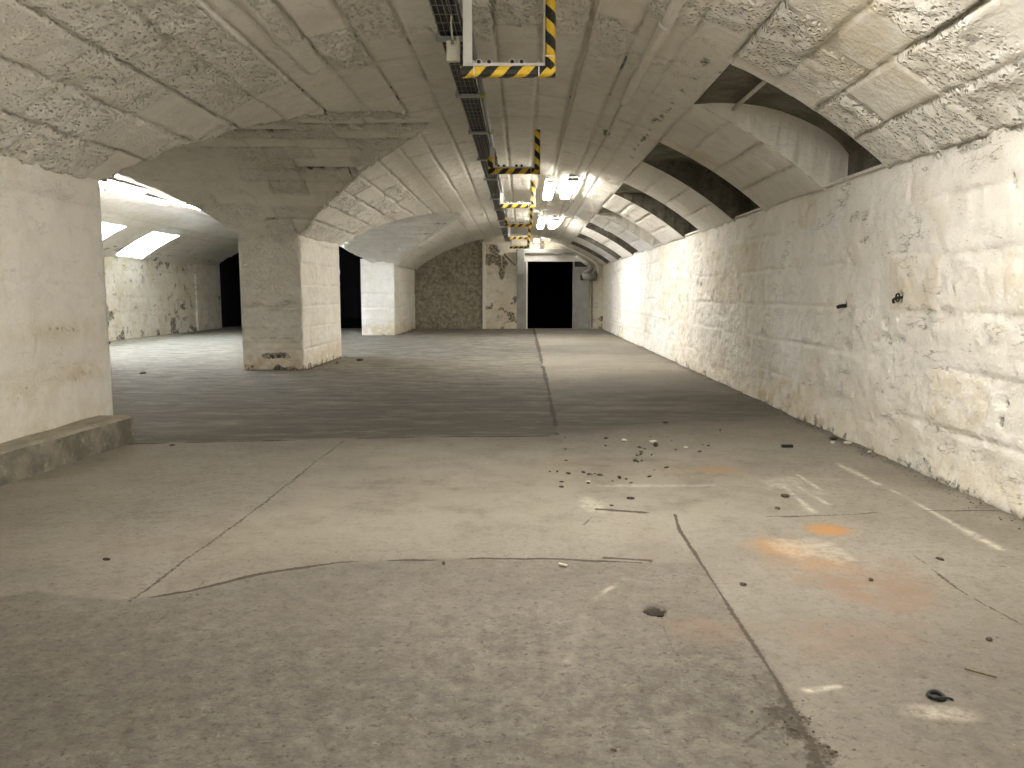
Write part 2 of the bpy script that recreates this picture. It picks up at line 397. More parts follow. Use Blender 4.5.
# side aisle vault, with shafts open to the daylight
ysa = merge(np.arange(1, YEND+.05, .085), [YEND+.1], np.array([v for s in LS for v in s])); xsa = merge(arc_cols(-13.06, -5.45, AC, AH, 120), np.linspace(-5.45, -4.9, 9), [-4.86], [XLS])
X, Y, Z, P, g, rock, bk = vault_surface(xsa, ysa, z_aisle, AC, AH, LS, XLS, -1, 13)
wear = np.zeros(X.shape+(4,)); wear[..., 0] = g*.4; wear[..., 3] = rock*.6
wear[..., 1] = .9*sstep(.12, .25, fbm(X*3, Y*3, 21, 5))*sstep(-12.0, -12.6, X)
xm = (xsa[:-1]+xsa[1:])/2; ym = (ysa[:-1]+ysa[1:])/2; XM, YM = np.meshgrid(xm, ym); keep = np.ones(XM.shape, bool)
for a, b in LS: keep &= ~((XM < XLS) & (YM > a) & (YM < b))
o = grid('ceiling', P, M['ceil'], wear, keep); tag(o, 'whitewashed vault of the side aisle with light shafts', 'ceiling', kind='structure')
rs = MB()
for a, b in LS:
    n = 14; xx = np.linspace(XLS, -13.5, n)
    low = np.where(xx > -13, z_aisle(xx, np.full(n, 20.)), 2.62); top = np.maximum(np.interp(-xx, [11.65, 12.3, 13.0, 13.5], [3.58, 3.75, 3.85, 3.9]), low+.001)
    for yy in (a, b):
        k0 = len(rs.v)
        for j in range(n): rs.v += [(xx[j], yy, low[j]-.01), (xx[j], yy, top[j])]
        for j in range(n-1): rs.face([k0+2*j, k0+2*j+2, k0+2*j+3, k0+2*j+1])
    k0 = len(rs.v)
    for j in range(n): rs.v += [(xx[j], a, top[j]), (xx[j], b, top[j])]
    for j in range(n-1): rs.face([k0+2*j, k0+2*j+1, k0+2*j+3, k0+2*j+2], smooth=True)
    k0 = len(rs.v); rs.v += [(-12.95, a, 2.65), (-12.95, b, 2.65), (-13.5, b, 2.6), (-13.5, a, 2.6)]; rs.face([k0, k0+1, k0+2, k0+3])
o = rs.build('ceiling', M['aisle']); tag(o, 'open daylight shafts of the side aisle', 'ceiling', kind='structure')

# ------------------------------------------------------------------ walls
PITS = [(6.99,1.46,.045),(8.19,1.86,.03),(8.53,2.12,.03),(8.25,1.38,.035),(5.44,.72,.025),(5.52,2.28,.03),(6.17,1.54,.02),(11.14,1.4,.03),(14.93,1.65,.04),(7.0,1.28,.018),(5.47,.6,.03),(9.4,.9,.03),(16.5,2.3,.05),(19.2,1.9,.05),(18.0,.9,.05),(12.9,.7,.035),(24.,1.2,.06)]
SPALL = [(7.28,1.23,.10,.07),(7.61,1.31,.08,.06),(7.85,2.02,.10,.06),(7.3,1.06,.2,.05),(8.1,.95,.1,.06),(7.0,1.08,.12,.05),(8.3,1.95,.1,.05)]
yw = merge(np.arange(-10, 4.6, .3), np.arange(4.6, 10, .02), np.arange(10, 18, .04), np.arange(18, YEND+.3, .08)); zw = np.linspace(-.05, 2.70, 120)
def wall_disp(Yq, Zq, seed, amp=1.):
    g, b, k = blocks(Zq+.03, Yq, .46, .95, seed, .02)
    gs = g*sstep(-.12, .12, fbm(Yq*.7, Zq*.9, seed+2, 3))
    nz = fbm(Yq*3.0, Zq*3.4, seed+3, 5, .55); big = fbm(Yq*.7, Zq*.8, seed+4, 3)
    D = amp*(.075*nz+.06*big-.028*gs+.016*(b-.5)+.012*fbm(Yq*13, Zq*13, seed+5, 3))
    ripple = fbm(Yq*1.6, Zq*7, seed+8, 3); D = D+amp*.02*ripple*sstep(0, .15, fbm(Yq*.8, Zq*.9, seed+6, 2))
    return D, gs, b
Yq, Zq = np.meshgrid(yw, zw)
D, gs, bk = wall_disp(Yq, Zq, 101)
wear = np.zeros(Yq.shape+(4,))
wear[..., 0] = gs**2*.75*sstep(-.02, .2, fbm(Yq*1.3, Zq*1.7, 103, 4))
wear[..., 2] = 0.4*(bk > .78)*sstep(-.1, .1, fbm(Yq*2, Zq*2, 104, 3))+.40*sstep(.75, .1, Zq+.6*fbm(Yq*.9, Zq, 105, 3))
wear[..., 2] = np.maximum(wear[..., 2], .5*sstep(12, 17, Yq)*sstep(-.2, .15, fbm(Yq*.8, Zq*.6, 119, 4)))
wear[..., 3] = .15
for (a, b, r) in PITS:
    d = np.hypot(Yq-a+.02*fbm(Yq*20, Zq*20, 5, 2)*2, (Zq-b)*.8+.03*fbm(Yq*17, Zq*17, 9, 2)); m = np.exp(-(d/r)**4); D -= .05*m; wear[..., 1] = np.maximum(wear[..., 1], m*.95)
for (a, b, ra, rb) in SPALL:
    d = np.hypot((Yq-a)/ra, (Zq-b)/rb)+.9*fbm(Yq*9, Zq*9, 7, 3); m = sstep(1.1, .8, d); D -= .022*m; wear[..., 1] = np.maximum(wear[..., 1], m*.33)
cr_ = sstep(.055, .0, np.abs(fbm(Yq*1.1, Zq*2.6, 111, 5)))*sstep(.05, .22, fbm(Yq*.8, Zq*.9, 112, 3)); wear[..., 1] = np.maximum(wear[..., 1], .30*cr_*sstep(-.1, .15, fbm(Yq*7, Zq*7, 113, 3))); D -= .012*cr_
fl_ = sstep(.16, .24, fbm(Yq*4.2, Zq*5.5, 114, 4)); D -= .012*fl_; wear[..., 1] = np.maximum(wear[..., 1], .16*fl_*sstep(.0, .1, fbm(Yq*1.1, Zq*1.3, 115, 3)))
# damp black crumbling foot of the wall
foot = sstep(.16, .0, Zq+.22*fbm(Yq*3.5, Zq*2, 106, 4)); wear[..., 1] = np.maximum(wear[..., 1], foot*.55*sstep(-.05, .2, fbm(Yq*6, Zq*6, 107, 4)))
D = D*sstep(2.7, 2.5, Zq)
o = grid('wall_right', np.stack([XR-D-.02*sstep(.3, 0, Zq), Yq, Zq], -1), M['wall'], wear); tag(o, 'long whitewashed stone side wall of the hall', 'wall', kind='structure')

# aisle side wall
ya = np.arange(1, 31.05, .07); za = np.linspace(-.05, 2.72, 60); Yq, Zq = np.meshgrid(ya, za); D, gs, bk = wall_disp(Yq, Zq, 201)
wear = np.zeros(Yq.shape+(4,)); wear[..., 0] = gs*.4; wear[..., 3] = .15
wear[..., 1] = np.maximum(.9*sstep(.08, .2, fbm(Yq*2.2, Zq*2.6, 203, 5))*(sstep(2.1, 2.6, Zq)+sstep(.45, .05, Zq)), .75*sstep(.16, .26, fbm(Yq*1.4, Zq*1.4, 204, 5)))
wear[..., 1] = np.maximum(wear[..., 1], .8*np.exp(-((Yq-29.6)/.7)**2-((Zq-.8)/.6)**2)*sstep(-.05, .15, fbm(Yq*4, Zq*4, 205, 4)))
wear[..., 1] = np.maximum(wear[..., 1], 1.0*np.exp(-((Yq-28.9)/.22)**4-((Zq-.3)/.3)**4))
o = grid('wall_left', np.stack([-13+D*.8, Yq, Zq], -1), M['aisle'], wear); tag(o, 'mould-stained plaster wall of the side aisle under the light shafts', 'wall', kind='structure')
o = MB().box((-13.4, 30.95, -.05), (-12.93, 33.4, 4.2)).build('wall_left', M['aisle']); tag(o, 'plaster return at the end of the side aisle wall', 'wall', kind='structure')
# end wall of the hall (door opening x .17..2.13, z 0..2.8) and of the aisle (wide dark opening)
def flat_grid(x0, x1, z0, z1, y, seed, mat, amp=1., step=.06, name='wall_end'):
    xx = np.arange(x0, x1+step*.5, step); xx[-1] = x1; zz = np.arange(z0, z1+step*.5, step); zz[-1] = z1
    A, B = np.meshgrid(xx, zz); D, gs, bk = wall_disp(A, B, seed, amp); w = np.zeros(A.shape+(4,)); w[..., 0] = gs*.5
    w[..., 1] = .9*sstep(.1, .2, fbm(A*2.4, B*2.4, seed+9, 5)); w[..., 3] = .2
    return grid(name, np.stack([A, y-D, B], -1), mat, w)
o = flat_grid(-1.66, .12, -.05, 4.1, YEND, 301, M['endwall']); tag(o, 'flaking whitewashed end wall left of the dark doorway', 'wall', kind='structure')
o = flat_grid(.12, 2.2, 2.80, 4.1, YEND, 302, M['endwall'], .4); tag(o, 'end wall over the dark doorway', 'wall', kind='structure')
o = flat_grid(2.13, 3.5, -.05, 4.1, YEND, 303, M['endwall']); tag(o, 'end wall right of the dark doorway', 'wall', kind='structure')
o = flat_grid(-4.6, -1.66, -.05, 4.1, YEND-.0, 304, M['rubble'], 1.2); tag(o, 'bare dark rubble stone panel in the end wall', 'wall', kind='structure')
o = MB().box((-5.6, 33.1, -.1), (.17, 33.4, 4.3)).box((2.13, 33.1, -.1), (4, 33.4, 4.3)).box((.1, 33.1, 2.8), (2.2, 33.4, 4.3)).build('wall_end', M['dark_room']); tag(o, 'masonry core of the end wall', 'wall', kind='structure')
am = MB(); n = 24; xa = np.linspace(-12.95, -5.5, n); zl = 3.25+seg_arch(xa+9.25, 3.75, .4)
for yy in (YEND-.05, YEND+.3):
    k0 = len(am.v)
    for j in range(n): am.v += [(xa[j], yy, zl[j]), (xa[j], yy, 4.4)]
    for j in range(n-1): am.face([k0+2*j, k0+2*j+2, k0+2*j+3, k0+2*j+1])
k0 = len(am.v)
for j in range(n): am.v += [(xa[j], YEND-.05, zl[j]), (xa[j], YEND+.3, zl[j])]
for j in range(n-1): am.face([k0+2*j, k0+2*j+1, k0+2*j+3, k0+2*j+2], smooth=True)
o = am.build('wall_end', M['aisle']); tag(o, 'arched head of the dark opening closing the side aisle', 'wall', kind='structure')
# unlit rooms beyond, and the closing walls behind the camera
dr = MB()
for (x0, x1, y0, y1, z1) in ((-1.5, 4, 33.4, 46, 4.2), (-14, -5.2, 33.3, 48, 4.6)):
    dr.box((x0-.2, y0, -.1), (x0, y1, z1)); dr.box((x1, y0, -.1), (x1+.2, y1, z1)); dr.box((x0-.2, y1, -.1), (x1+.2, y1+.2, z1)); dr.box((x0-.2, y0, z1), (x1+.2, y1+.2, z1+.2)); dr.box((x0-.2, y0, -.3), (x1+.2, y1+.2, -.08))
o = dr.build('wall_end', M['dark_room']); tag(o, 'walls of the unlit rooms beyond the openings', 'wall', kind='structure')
o = MB().box((-4.4, -10.2, -.1), (3.6, -9.95, 4.4)).build('wall_back', M['pier']); tag(o, 'closing wall behind the viewer', 'wall', kind='structure')
o = MB().box((-13.3, .7, -.1), (-5.4, 1.05, 4.6)).build('wall_back', M['pier']); tag(o, 'closing wall of the side aisle', 'wall', kind='structure')

# ------------------------------------------------------------------ piers
def pier(x0, x1, y0, y1, seed, label, rows=.42, rough=(.9, .35), fine=.03, stain=0):
    zz = np.arange(-.05, SPR+.12, fine)
    nxn = max(6, int((x1-x0)/fine)); nyn = max(6, int(min((y1-y0)/fine, 420)))
    per = [(x0+(x1-x0)*i/nxn, y0, 0, -1, i/nxn) for i in range(nxn)]
    per += [(x1, y0+(y1-y0)*i/nyn, 1, 0, i/nyn) for i in range(nyn)]
    per += [(x1-(x1-x0)*i/nxn, y1, 0, 1, i/nxn) for i in range(nxn)]
    per += [(x0, y1-(y1-y0)*i/nyn, -1, 0, i/nyn) for i in range(nyn+1)]
    per = np.array(per); S, Zq = np.meshgrid(np.arange(len(per)), zz)
    px, py, nx_, ny_, u = [per[:, k][S] for k in range(5)]
    lat = np.where(nx_ != 0, py, px)
    g, b, k = blocks(Zq+.02, lat+7*np.abs(ny_), rows, 1.3, seed, .016)
    rk = np.where(ny_ < 0, rough[0], rough[1])*np.where(Zq < .55, .5, 1)
    nz = fbm(lat*6+30*nx_, Zq*6, seed+3, 4); cor = fbm(Zq*5, Zq*0+np.floor(S/nxn*0)+u.round(), seed+8, 3)
    D = -.028*g+.10*nz*rk+.05*fbm(lat*15+30*nx_, Zq*15, seed+13, 3)*rk+.012*(b-.5)*2
    wlen = np.where(nx_ != 0, y1-y0, x1-x0); de = np.minimum(u, 1-u)*wlen
    D = D*sstep(0, .05, de)-.012*(1-sstep(0, .03, de))
    D = D*1.0-.03*sstep(.12, 0, Zq)*fbm(lat*5, Zq*5, seed+4, 3)
    w = np.zeros(S.shape+(4,)); w[..., 0] = g*.5*sstep(-.1, .2, fbm(lat*2, Zq*2, seed+5, 3)); w[..., 3] = rk
    w[..., 2] = .7*sstep(.55, .05, Zq+.5*fbm(lat*1.5, Zq*1.5, seed+6, 4))
    w[..., 1] = .85*sstep(.13, .0, Zq+.25*fbm(lat*5, Zq*4, seed+7, 4))*sstep(-.1, .2, fbm(lat*7, Zq*7, seed+9, 3))
    if stain == 2:   # dark scar on the near face
        w[..., 1] = np.maximum(w[..., 1], (ny_ < 0)*np.exp(-((lat-(x0+.66))/.27)**4-((Zq-.27-.05*fbm(lat*9, Zq, 3, 2))/.05)**2)*1.6)
        D = D-.02*(ny_ < 0)*np.exp(-((lat-(x0+.66))/.27)**4-((Zq-.27)/.05)**2)
        w[..., 0] = np.maximum(w[..., 0], (ny_ < 0)*np.exp(-((Zq-.62)/.012)**2)*sstep(-.05, .1, fbm(lat*6, Zq*0, 12, 3)))
    if stain == 1:   # brown patches low on the hall face
        m = np.exp(-((lat-7.2)/.7)**2-((Zq-1.15)/.1)**2)*.6+np.exp(-((lat-7.55)/.4)**2-((Zq-.72)/.09)**2)*.8+np.exp(-((lat-6.7)/.5)**2-((Zq-.62)/.2)**2)*.5
        w[..., 1] = np.maximum(w[..., 1], (nx_ > 0)*.3*sstep(.25, .8, m*(.9+3.2*fbm(lat*5, Zq*6, 13, 5))))
        w[..., 2] = np.maximum(w[..., 2], (nx_ > 0)*m*.8)
    P = np.stack([px+nx_*D, py+ny_*D, Zq], -1)
    o = grid('pillar', P, M['pier'], w); tag(o, label, 'pillar', kind='structure'); return o
pier(XP, XL, -10.0, 8.05, 401, 'broad white pier standing on the grey concrete kerb', .8, (.4, .2), .035, 1)
pier(XP, XL, 15.2, 18.4, 402, 'square white stone pillar standing free in the hall', .42, (1., .3), .025, 2)
pier(XP-.25, XL-.25, 27.8, 33.2, 403, 'far white pillar joined to the end wall', .5, (.3, .3), .045)

# kerb at the foot of the first pier
kb = MB(); kt = MB(); n = 110; yk = np.linspace(-9.9, 7.76, n)
for j, yy in enumerate(yk):
    xo = -3.96-.12*max(0, (7.76-yy)/1.75)+.005*math.sin(yy*5)+.006*math.sin(yy*23+1); zt = .27+.004*math.sin(yy*7)
    kb.v += [(-4.55, yy, -.03), (-4.55, yy, zt), (xo-.03, yy, zt), (xo, yy, zt-.025+.006*math.sin(yy*31)), (xo+.012+.01*math.sin(yy*17), yy, .12), (xo+.02, yy, -.03)]
for j in range(n-1):
    for k in (0, 3, 4): kb.face([6*j+k, 6*j+6+k, 6*j+7+k, 6*j+k+1])
    kt.v.extend([])
    for k in (1, 2): kt.face([6*j+k, 6*j+6+k, 6*j+7+k, 6*j+k+1])
kb.face([6*(n-1)+k for k in range(6)]); kb.face([k for k in range(6)][::-1])
kt.v = list(kb.v)
kto = kt.build('kerb_top', M['kerb_top'])
o = kb.build('kerb', M['kerb']); kto.parent = o; tag(o, 'low grey concrete kerb along the foot of the broad pier', 'kerb', kind='structure')

# ------------------------------------------------------------------ floor
C1=[(-2.60,3.69),(-2.46,3.76),(-2.22,3.68),(-1.93,3.66),(-1.69,3.79),(-1.43,4.01),(-1.02,4.22),(-0.24,4.30),(0.21,4.29),(0.66,4.23)]
C2=[(-1.93,3.66),(-1.91,4.05),(-1.90,4.50),(-1.87,5.39),(-1.83,7.8)]
C3=[(1.04,5.2),(1.00,4.84),(1.00,4.28),(0.99,3.41),(0.99,2.90),(0.98,2.62),(0.95,2.2)]
C4=[(0.44,5.35),(0.81,5.25),(1.08,5.21),(1.80,5.15),(2.60,5.28),(3.4,5.34)]
C6=[(2.33,5.20),(2.26,4.56),(2.22,3.85),(2.29,3.3)]
C7=[(0.58,4.04),(0.63,3.41),(0.65,2.90),(0.63,2.2)]
C8=[(0.71,4.23),(0.82,4.54),(0.78,5.06),(0.54,5.35),(0.39,4.94)]
C9=[(-2.85,4.07),(-2.86,4.24)]; C10=[(-1.69,3.37),(-1.66,3.67),(-1.67,3.93)]; C11=[(0.70,2.42),(0.96,2.65)]
J=[(0.37,8.2),(0.40,11.46),(0.46,33)]; PV=[(-4,7.62),(-2.29,7.86),(-0.97,8.05),(0.39,8.12)]
S1=[(2.78,6.80),(2.81,5.95),(2.83,5.68),(2.81,4.48)]; S2=[(2.28,6.37),(2.29,5.67)]; S3=[(2.04,5.97),(2.00,5.27)]; S4=[(0.75,4.28),(0.33,3.69),(0.21,3.15),(0.16,2.81)]
S6=[(1.09,2.83),(1.22,2.86)]; S7=[(2.15,6.0),(2.18,5.45)]
yf = merge(np.arange(-10, 2.1, .3), np.arange(2.1, 4.4, .009), np.arange(4.4, 6, .014), np.arange(6, 9, .022), np.arange(9, 14, .05), np.arange(14, YEND+.45, .12))
xf = merge(np.arange(-13.5, -4.2, .12), np.arange(-4.2, -2.8, .03), np.arange(-2.8, 3.6, .0115))
X, Y = np.meshgrid(xf, yf)
wbx = .035*fbm(X*2.2, Y*2.2, 501, 5, .6); wby = .05*fbm(X*2.2, Y*2.2, 502, 5, .6)
def dist(pl, wob=1.):
    d = np.full(X.shape, 9.)
    px = X+wbx*wob; py = Y+wby*wob
    for (a, b) in zip(pl[:-1], pl[1:]):
        ex, ey = b[0]-a[0], b[1]-a[1]; l2 = ex*ex+ey*ey
        t = np.clip(((px-a[0])*ex+(py-a[1])*ey)/l2, 0, 1); d = np.minimum(d, np.hypot(px-a[0]-t*ex, py-a[1]-t*ey))
    return d
def ln(pl, w, k=1., brk=None, wob=1., seed=0):
    m = np.exp(-(dist(pl, wob)/(w*(.55+1.3*vnoise(X*5, Y*5, 590+seed))))**2)*k
    if brk is not None: m = m*sstep(brk-.12, brk+.12, fbm(X*1.9, Y*1.9, 510+seed, 4))
    return m
wf = np.zeros(X.shape+(4,)); wf2 = np.zeros(X.shape+(4,))
far = 1+np.clip((Y-5)/8, 0, 2)
ck = np.maximum.reduce([ln(C1, .013, .95, -.16), ln(C2, .012, .5, -.3, 1.4, 1), ln(C3, .0085, .8, -.3, .5, 2), ln(C4, .012, .6, -.05, .8, 3), ln(C6, .0075, .65, .0, .6, 4),
    ln(C7, .008, .4, .0, .6, 5), ln(C8, .011, .45, .03, 1, 6), ln(C9, .0075, .7), ln(C10, .01, .4), ln(C11, .012, .5, 0., 2, 7), ln([(.47, 4.31), (.72, 4.27)], .018, 1., None, .4), ln([(.52, 5.32), (.86, 5.23)], .016, .95, -.1, .5), ln([(-1.0, 4.26), (-.75, 4.28), (-.3, 4.3)], .008, .9, -.05, .6),
    ln(J, .016*far, .75, -.25, .6, 8), ln(PV, .03, .6, -.1, 1.5, 9)])
hole = sstep(.11, .05, np.hypot((X-.965+.06*(Y-2.5))/.8, (Y-2.52)/3.2)+.22*fbm(X*13, Y*13, 520, 4)); ck = np.maximum(ck, hole*.5)
pit = sstep(1.15, .75, np.hypot((X-.632)/.055, (Y-3.575)/.065)+.5*fbm(X*40, Y*40, 521, 3)); ck = np.maximum(ck, pit)
spk = (h2(np.floor(X/.05), np.floor(Y/.05), 530) > .985)*1.0
wf[..., 0] = ck
def blob(cx, cy, rx, ry, k=1., n=.7, sc=5, seed=0):
    d = np.hypot((X-cx)/rx, (Y-cy)/ry)+n*2*fbm(X*sc, Y*sc, 540+seed, 4); return sstep(1.15, .35, d)*k
wf[..., 1] = np.maximum.reduce([blob(1.96, 4.86, .17, .15, 1., .3, 6), blob(1.49, 4.46, .2, .22, .55, .7, 6, 1), blob(1.63, 4.24, .2, .18, .35, .9, 6, 2), blob(1.66, 6.53, .26, .16, .55, .6, 4, 3), blob(1.4, 6.55, .3, .12, .2, .6, 4, 4)])
wf2[..., 0] = np.maximum.reduce([blob(1.80, 3.86, .42, .42, .75, .8, 4, 5), blob(.90, 3.37, .26, .16, .45, .7, 5, 6), blob(.6, 6.75, .6, .35, .25, .8, 3, 7), blob(1.5, 3.3, .35, .25, .4, .9, 5, 8), blob(1.55, 4.3, .35, .3, .4, .8, 4, 9), blob(-1.6, 4.6, .8, .6, .12, .8, 2, 10)])
wf[..., 2] = np.maximum.reduce([ln(S1, .022, .8, -.12, .3, 11), ln(S2, .018, .75, -.2, .3, 12), ln(S3, .018, .65, -.15, .3, 13), ln(S7, .014, .6, 0, .4, 14), ln(S4, .018, .6, .08, 1, 15), ln(S6, .014, .7, -.1, .6, 16),
    blob(1.47, 2.68, .17, .07, .42, .5, 5, 17), blob(.52, 5.45, .1, .25, .45, .8, 5, 18), blob(2.14, 6.1, .3, .3, .3, 1., 4, 19), blob(1.72, 4.5, .25, .2, .35, .9, 5, 20), blob(2.5, 2.95, .4, .08, .4, .9, 4, 21), blob(1.0, 6.0, .5, .05, .4, .8, 4, 22)])
edge = Y-np.interp(X, [-4, -2.29, -.97, .39], [7.62, 7.86, 8.05, 8.12])+.10*fbm(X*2, Y*3, 550, 4)
wf[..., 3] = sstep(-.04, .10, edge)*sstep(.40, .34, X+wbx*.6-np.clip((Y-8)/25, 0, 1)*.08)
dl = sstep(8.0, 8.6, Y+.5*fbm(X*1.0, Y*1.0, 551, 4)-.35*np.clip(X-.4, 0, 4))*sstep(14.5, 10.5, Y)
wf2[..., 1] = np.maximum.reduce([dl*.85*(X > .2), wf[..., 3]*sstep(15.5, 9.5, Y)*.85, .8*sstep(.22, .0, XR-X+.3*fbm(X*3, Y*3, 552, 4)), .55*sstep(.35, .05, np.abs(Y-8.0)+.3*fbm(X*2, Y*2, 553, 3))*(X < .4)*sstep(-4.2, -3, X)*.6])
wf2[..., 2] = .55*sstep(4.2, 5.2, Y)*sstep(8.2, 7.0, Y)*sstep(-2.6, -1.2, X)*sstep(2.4, 1.2, X)+.4*sstep(-.1, .2, fbm(X*.5, Y*.5, 554, 3))*sstep(4.1, 4.5, Y)*sstep(9, 7, Y)  # paler zone across the middle of the floor
yc1 = np.interp(X, [v[0] for v in C1], [v[1] for v in C1])+wby
below = sstep(.03, -.03, Y-yc1)*sstep(1.02, .98, X+wbx)
wf2[..., 3] = np.clip(.55*below+.35*sstep(3.9, 2.5, Y+.6*fbm(X*1.3, Y*1.3, 556, 3))+.16*sstep(.0, .25, fbm(X*1.1, Y*1.1, 557, 4))*below+.3*sstep(4.6, 3.0, Y)*sstep(1.0, 1.6, X)*.9, 0, 1)  # darker slab below the crack, plus lamp falloff painted toward the viewer
Zf = .012*fbm(X*1.2, Y*1.2, 560, 4)+.004*fbm(X*12, Y*12, 561, 3)-.003*ck-.03*pit+.008*hole*fbm(X*30, Y*30, 562, 3)
Zf += .016*wf[..., 3]*(.6*fbm(X*1.2, Y*5, 563, 4)+.6*fbm(X*2.5, Y*3, 564, 4))
o = grid('floor', np.stack([X, Y, Zf], -1), M['floor'], wf, None, wf2); tag(o, 'worn concrete and old paved floor of the cellar', 'floor', kind='structure')
o = MB().box((-14, -10.5, -.5), (4.2, 34, -.12)).build('floor', M['dark_room']); tag(o, 'ground below the floor', 'floor', kind='structure')

# ------------------------------------------------------------------ warning frames
def zc_(x, y): return float(z_hall(np.array([x]), np.array([y]))[0])
def make_frame():
    r = empty('warning_frame', (0, 0, 0))
    MB().box((-.395, .0, .085), (.30, .07, .115)).build('crossbar', M['white_metal'], r, .004)
    MB().box((-.395, .0, .115), (-.318, .045, .68)).build('post', M['white_metal'], r, .004)
    MB().box((.283, .0, .115), (.300, .06, .68)).build('post', M['white_metal'], r, .003)
    prof = [(.035, .085), (-.02, .085), (-.042, .072), (-.05, .0425), (-.042, .013), (-.02, 0), (.035, 0)]
    MB().extrude(prof, (-.415, 0, 0), (.385, 0, 0), (0, 1, 0), (0, 0, 1)).build('hazard_strip', M['haz_h'], r)
    prof = [(.0, .04), (.0, -.02), (.013, -.042), (.0425, -.05), (.072, -.042), (.085, -.02), (.085, .04)]
    MB().extrude(prof, (.300, .0, .04), (.300, .0, .66), (1, 0, 0), (0, 1, 0)).build('hazard_strip', M['haz_h'], r)
    for x in (-.30, .245):
        MB().box((x-.004, -.053, -.004), (x+.004, -.048, .12)).box((x-.004, -.05, .112), (x+.004, .04, .12)).box((x-.004, -.05, -.004), (x+.004, .038, .0)).build('cable_tie', M['white_metal'], r)
    MB().box((.28, -.053, .15), (.388, -.048, .158)).build('cable_tie', M['white_metal'], r)
    for x in (-.262, -.175, .02, .10):
        pts = [(x+.024*math.cos(t), .02, .122+.024*math.sin(t)) for t in np.linspace(-.3, PI+.3, 11)]
        c = MB().tube(pts, .006, 6).build('cable_clip', M['white_metal'], r)
        MB().tube([(x, .0, .125), (x, .05, .125)], .017, 10).build('plug', M['black'], c)
    return r
FR = [(6.85, -.115, 3.315, 'striped warning frame nearest the viewer, bright yellow tape, white left post beside the junction box'),
      (12.4, -.125, 3.335, 'shaded striped warning frame just in front of the first lit lamps'),
      (17.6, -.12, 3.37, 'brightly lit striped warning frame hanging beside the first pair of lamps'),
      (22.6, -.11, 3.37, 'shaded striped warning frame between the two pairs of lamps'),
      (27.4, -.12, 3.35, 'small lit striped warning frame just past the second pair of lamps'),
      (31.9, -.12, 3.28, 'smallest and darkest warning frame, at the end wall beside the doorway')]
fr0 = make_frame()
for i, (y, x, z, lab) in enumerate(FR):
    f = fr0 if i == 0 else copy_tree(fr0)
    f.location = (x, y, z); tag(f, lab, 'warning frame', 'striped warning frames hung along the vault')
    if i:
        for ch in f.children:
            if ch.name.startswith('post'): ch.scale = (1, 1, 1)
    if i in (1, 3):
        prof = [(.0, .04), (.0, -.02), (.013, -.03), (.06, -.03), (.075, -.02), (.075, .04)]
        MB().extrude(prof, (-.415, -.03, .085), (-.415, -.03, .25), (1, 0, 0), (0, 1, 0)).build('hazard_strip', M['haz_h'], f)

# ------------------------------------------------------------------ wire tray, cables, conduits
TX = -.63
TZ = 3.74
def tz(y): return TZ-.16*max(0, min(1, (y-14)/19))
tr = MB()
for k in range(5):
    x = TX-.10+.2*k/4
    tr.tube([(x, y, tz(y)) for y in np.arange(-1, 32.8, 1.5)], .0028, 4)
for sx in (-1, 1):
    for dz in (.03, .06): tr.tube([(TX+sx*.103, y, tz(y)+dz) for y in np.arange(-1, 32.8, 1.5)], .0028, 4)
for y in np.arange(5.0, 32.7, .2):
    z = tz(y); tr.tube([(TX-.105, y, z+.065), (TX-.105, y, z-.003), (TX+.105, y, z-.003), (TX+.105, y, z+.065)], .003, 4)
tray = tr.build('cable_tray', M['wire']); tag(tray, 'long wire basket tray of black cables along the crown of the vault', 'cable tray')
for y in (7.15, 9.15, 11.2, 13.4, 15.6, 18.6, 20.8, 23.6, 25.6, 28.6, 30.8):
    z = tz(y); b = MB().box((TX-.135, y-.05, z-.034), (TX+.13, y+.05, z-.012)).box((TX-.135, y-.05, z-.034), (TX-.128, y+.05, z+.01)).build('bracket', M['galv'], tray)
    for x in (TX-.12, TX+.118): MB().tube([(x, y, z-.02), (x, y, zc_(x, y)+.03)], .006, 6).build('rod', M['galv'], b)
rnd = random.Random(5)
for k in range(12):
    ph = rnd.random()*6; x0 = TX-.086+.172*k/10
    pts = [(x0+.006*math.sin(y*.9+ph), y, tz(y)+.018+.014*(k % 2)+.006*math.sin(y*1.7+ph)) for y in np.arange(-.8, 32.6, .5)]
    o = MB().tube(pts, .0135, 6).build('cable', M['black']); tag(o, 'black cable lying with the others in the wire tray', 'cable', 'black cables in the wire tray')
o = MB().tube([(TX+.05+.02*math.sin(y*2.2), y, tz(y)+.05+.01*math.sin(y*3)) for y in np.arange(-.8, 6.5, .25)]+[(TX+.03, 6.75, 3.72), (TX+.02, 6.95, 3.70), (TX+.02, 7.03, 3.66)], .008, 6).build('cable', M['cream'])
tag(o, 'white cable dropping from the wire tray into the junction box', 'cable')
jb = empty('junction_box', (TX+.02, 7.0, 3.49))
MB().box((-.055, .0, 0), (.06, .06, .17)).build('box_body', M['cream'], jb, .008)
MB().box((-.048, -.014, .012), (.052, .0, .125)).build('cover', M['cream'], jb, .005)
MB().tube([(0, -.01, .165), (0, -.01, .135)], .016, 10).build('gland', M['grey_metal'], jb); MB().box((.03, .0, .17), (.055, .045, .20)).build('lug', M['cream'], jb)
tag(jb, 'cream junction box hanging under the wire tray beside the first warning frame', 'junction box')
